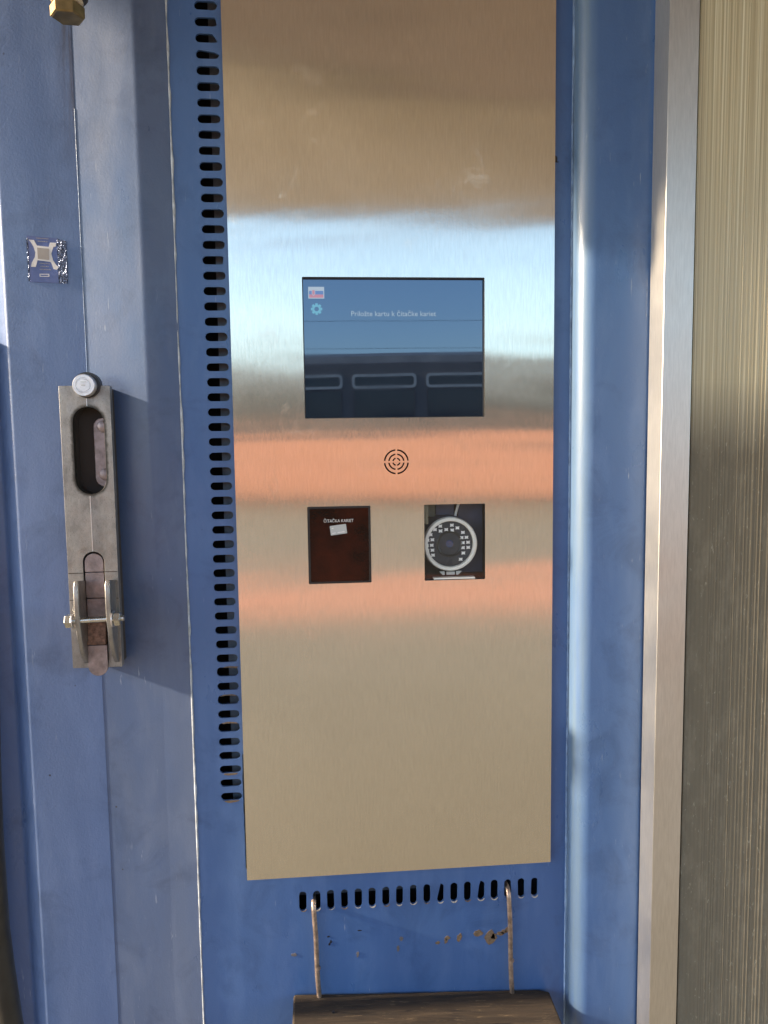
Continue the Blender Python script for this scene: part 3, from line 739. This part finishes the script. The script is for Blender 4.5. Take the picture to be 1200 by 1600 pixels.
# sticker on the door
K = thing('sticker', 'small crinkled blue and white foil sticker on the door above the latch', 'sticker', mm(-293, -12.2, 1682))
sk = [(-314.2, 1708.0), (-281.6, 1705.4), (-282.4, 1657.2), (-313.4, 1658.4)]
def wav(mb):
    mb.v = [(x + .0004 * math.sin(z * 900), y - .0005 * abs(noise.noise((x * 120, z * 120, 2))), z + .0004 * math.sin(x * 700)) for x, y, z in mb.v]; return mb
def st(name, pts, mat, dy): return link(name, MB().plate([mm(*q) for q in pts], [], -.0124 - dy, -.0122), mat, K, smooth=0)
K.location = (-.293 * 1.0224, .0078, 1.48 + .202 * 1.0224); K.scale = (1.0224,) * 3
st('label_sheet', sk, 'stblue', .0002)
hs = [(-282.6, 1704.9 - 0), (-272.4, 1702.8), (-273.6, 1657.0), (-282.6, 1657.2)]
gx = MB()
for i in range(7):
    for j in range(17):
        a, b = i / 6, j / 16
        x = (-282.4 + 9.6 * a); z = 1657.2 + (1704.4 - 1657.2 - 1.6 * a) * b
        gx.v.append((x / 1000, -.0126 - .0007 * random.random(), z / 1000))
gx.f = [(i * 17 + j, (i + 1) * 17 + j, (i + 1) * 17 + j + 1, i * 17 + j + 1) for i in range(6) for j in range(16)]
link('hologram_strip', gx, 'foil', K, smooth=0)
gx = MB()
for i in range(2):
    for j in range(17):
        gx.v.append(((-314.4 + 1.6 * i) / 1000, -.0127 - .0009 * random.random(), (1659 + 2.9 * j) / 1000))
gx.f = [(j, 17 + j, 18 + j, j + 1) for j in range(16)]
link('foil_edge', gx, 'foil', K, smooth=0)
xf = [(-312, 1703.6), (-306.5, 1703.2), (-303.6, 1697.4), (-291.2, 1696.0), (-289.6, 1700.6), (-283.2, 1700.4), (-283.6, 1696.6), (-286.2, 1696.0), (-288.8, 1689.0), (-287.4, 1682.0),
      (-284.4, 1677.0), (-281.6, 1674.6), (-283.8, 1671.6), (-287.2, 1672.4), (-289.6, 1680.0), (-303.8, 1681.8), (-306.0, 1674.6), (-311.0, 1674.8), (-310.0, 1679.0), (-306.4, 1685.0),
      (-305.6, 1690.0), (-307.2, 1696.0), (-309.4, 1700.2)]
st('printed_frame', xf, 'stwhite', .0006)
st('blank_square', [(-303.4, 1695.2), (-291.0, 1694.0), (-291.4, 1682.0), (-303.2, 1683.2)], 'stgrey', .0009)
def dashes(z, x0, x1, seed, h=.8):
    r = random.Random(seed); x = x0; mbx = MB()
    while x < x1:
        w_ = r.uniform(.5, 1.4); mbx.plate([mm(*q) for q in rrect(x, min(x + w_, x1), z - h / 2 - (x - x0) * .06, z + h / 2 * r.uniform(.5, 1) - (x - x0) * .06)], [], -.0128, -.0122); x += w_ + r.uniform(.2, .5)
    return mbx
mb = MB()
for z, x0, x1, sd_ in ((1705.4, -304, -291, 1), (1702.0, -302.5, -292, 2), (1678.6, -302, -291, 3), (1675.4, -301, -292, 4), (1672.2, -302, -290, 5)):
    q = dashes(z, x0, x1, sd_); mb.add(q.v, q.f)
link('fine_print', mb, 'stgrey', K, smooth=0, kind='stuff')
link('print_box', MB().plate([mm(*q) for q in rrect(-302.4, -292.2, 1664.2, 1667.2)], [[mm(*q) for q in rrect(-301.6, -293.0, 1664.9, 1666.5)]], -.0128, -.0122), 'stwhite', K, smooth=0)

# brass plug on a pipe stub at the top left
P = thing('brass_plug', 'brass hexagonal pipe plug hanging at the top of the door', 'pipe plug', mm(-246, -58, 1905))
pc = mm(-246, -58, 1911)
link('hex_plug', MB().lathe(pc, (0, 0, 1), [(.0150, 0), (.0168, .0012), (.0168, .0110), (.0160, .0120)], 6, .35), 'brass', P, smooth=20)
link('thread_tape', MB().lathe(pc, (0, 0, 1), [(.0128, .0121), (.0150, .0128), (.0146, .0148), (.0158, .0162), (.0150, .0185), (.0135, .0192)], 28), 'tape', P)
link('pipe_stub', MB().lathe(pc, (0, 0, 1), [(.0190, .0193), (.0205, .0210), (.0205, .0900), (.018, .0910), (.018, .40)], 32), 'pipe', P)

# black rubber hose at the lower left
o = link('rubber_hose', MB().tube([mm(*p) for p in [(-372, -38, 1300), (-375, -38, 1210), (-377.5, -40, 1130), (-379.5, -40, 1045), (-379.0, -40, 931), (-376, -40, 880), (-370.5, -40, 812), (-361, -40, 740), (-345, -40, 660), (-330, -40, 560)]], .0135, 20), 'rubber', smooth=60)
o['label'] = 'thick black rubber hose hanging down beside the blue door'; o['category'] = 'hose'

# ------------------------------------------------------------------ aluminium framed polycarbonate panel at the right
G = thing('glazed_panel', 'bronze ribbed polycarbonate sheet in an aluminium frame right of the blue post', 'panel', mm(440, -50, 120))
link('aluminium_frame', MB().box(.3805, .4140, -.070, -.0335, ZB, ZT), 'alu', G, .0006)
link('gasket', MB().box(.4142, .4165, -.0655, -.050, ZB, ZT), 'rubber', G)
sh = MB(); rr = random.Random(11); x = .4168; pf = []
while x < 1.30:                                   # shallow uneven extrusion ribs on the front of the sheet
    w1 = rr.choice((.0022, .0030, .0042, .0055)); h1 = rr.uniform(.0001, .00036)
    pf += [(x, -.0668), (x + w1 * .2, -.0668 - h1), (x + w1 * .55, -.0668 - h1 * rr.uniform(.7, 1)), (x + w1 * .8, -.0668)]; x += w1 + rr.choice((0, .0004, .0012))
pf += [(1.301, -.0620), (.4168, -.0620)]
sh.sweep_z(pf, ZB, ZT, closed=True)
link('ribbed_sheet', sh, 'poly', G)
o = link('backlight_blocker', MB().box(.43, 1.6, -.03, .05, 0, 1.50), 'concrete', smooth=0)  # added out of view to block light behind the lower sheet
o['label'] = 'unseen concrete slab added behind the bronze ribbed sheet to dim its lower part'; o['category'] = 'wall'

# ------------------------------------------------------------------ hanging wooden board
B = thing('hanging_shelf', 'weathered dark wooden board hung on two rusty rods under the steel panel', 'shelf', mm(115, -60, 770))
xs = [-46.5 + 323.5 * k / 24 for k in range(25)]
mb = MB(); ny = 8
top = []
for j in range(ny + 1):
    for x in xs:
        e = 0
        if j < 1 and x > 268: e = 5
        y = -2 - 228 * j / ny
        zt = 796.5 - (x + 46.5) * .054 + .8 * noise.noise((x * .02, y * .05, 1))
        yy = y - e + (1.2 * noise.noise((x * .06, 7, 0)) if j == 0 else 0)
        top.append((x, yy, zt))
nx = len(xs)
mb.v = [mm(*p) for p in top] + [mm(x, y, z - 30) for x, y, z in top]; n = len(top)
mb.f = [(j * nx + i, j * nx + i + 1, (j + 1) * nx + i + 1, (j + 1) * nx + i) for j in range(ny) for i in range(nx - 1)]
mb.f += [tuple(a + n for a in q[::-1]) for q in mb.f[:]]
ring = [i for i in range(nx)] + [j * nx + nx - 1 for j in range(1, ny + 1)] + [ny * nx + i for i in range(nx - 2, -1, -1)] + [j * nx for j in range(ny - 1, 0, -1)]
mb.f += [(ring[k], ring[(k + 1) % len(ring)], ring[(k + 1) % len(ring)] + n, ring[k] + n) for k in range(len(ring))]
link('board', mb, 'wood', B, .0025, smooth=40)
link('nail_hole', MB().lathe(mm(2, -34, 794.6), (0, 0, 1), [(.0018, -.001), (.0018, .0006)], 12), 'ink', B)
def rod(x0, z0, x1, z1):
    p = [(x0 - .5, 24, z0 + 4), (x0 - .3, 10, z0 + 7), (x0, 1, z0 + 7), (x0, -4, z0 + 4), (x0 + .2, -6.0, z0 - 2)]
    for k in range(1, 10):
        q = k / 9; p.append((x0 + (x1 - x0) * q + .6 * math.sin(q * 7), -6.2 - .8 * q, z0 - 2 + (z1 - 12 - z0) * q))
    mbx = MB().tube([mm(*a) for a in p], [.0030] * len(p), 14)
    zc = z0 + (z1 - z0) * .66; xc = x0 + (x1 - x0) * .66
    for dz in (0, 1.8): mbx.lathe(mm(xc, -6.8, zc + dz), (0, 0, 1), [(.0029, -.0006), (.0035, -.0003), (.0035, .0003), (.0029, .0006)], 16)
    return link('rod', mbx, 'rod', B, smooth=60)
rod(-19.2, 908.5, -13.8, 792); rod(224.3, 909.5, 229.2, 780)
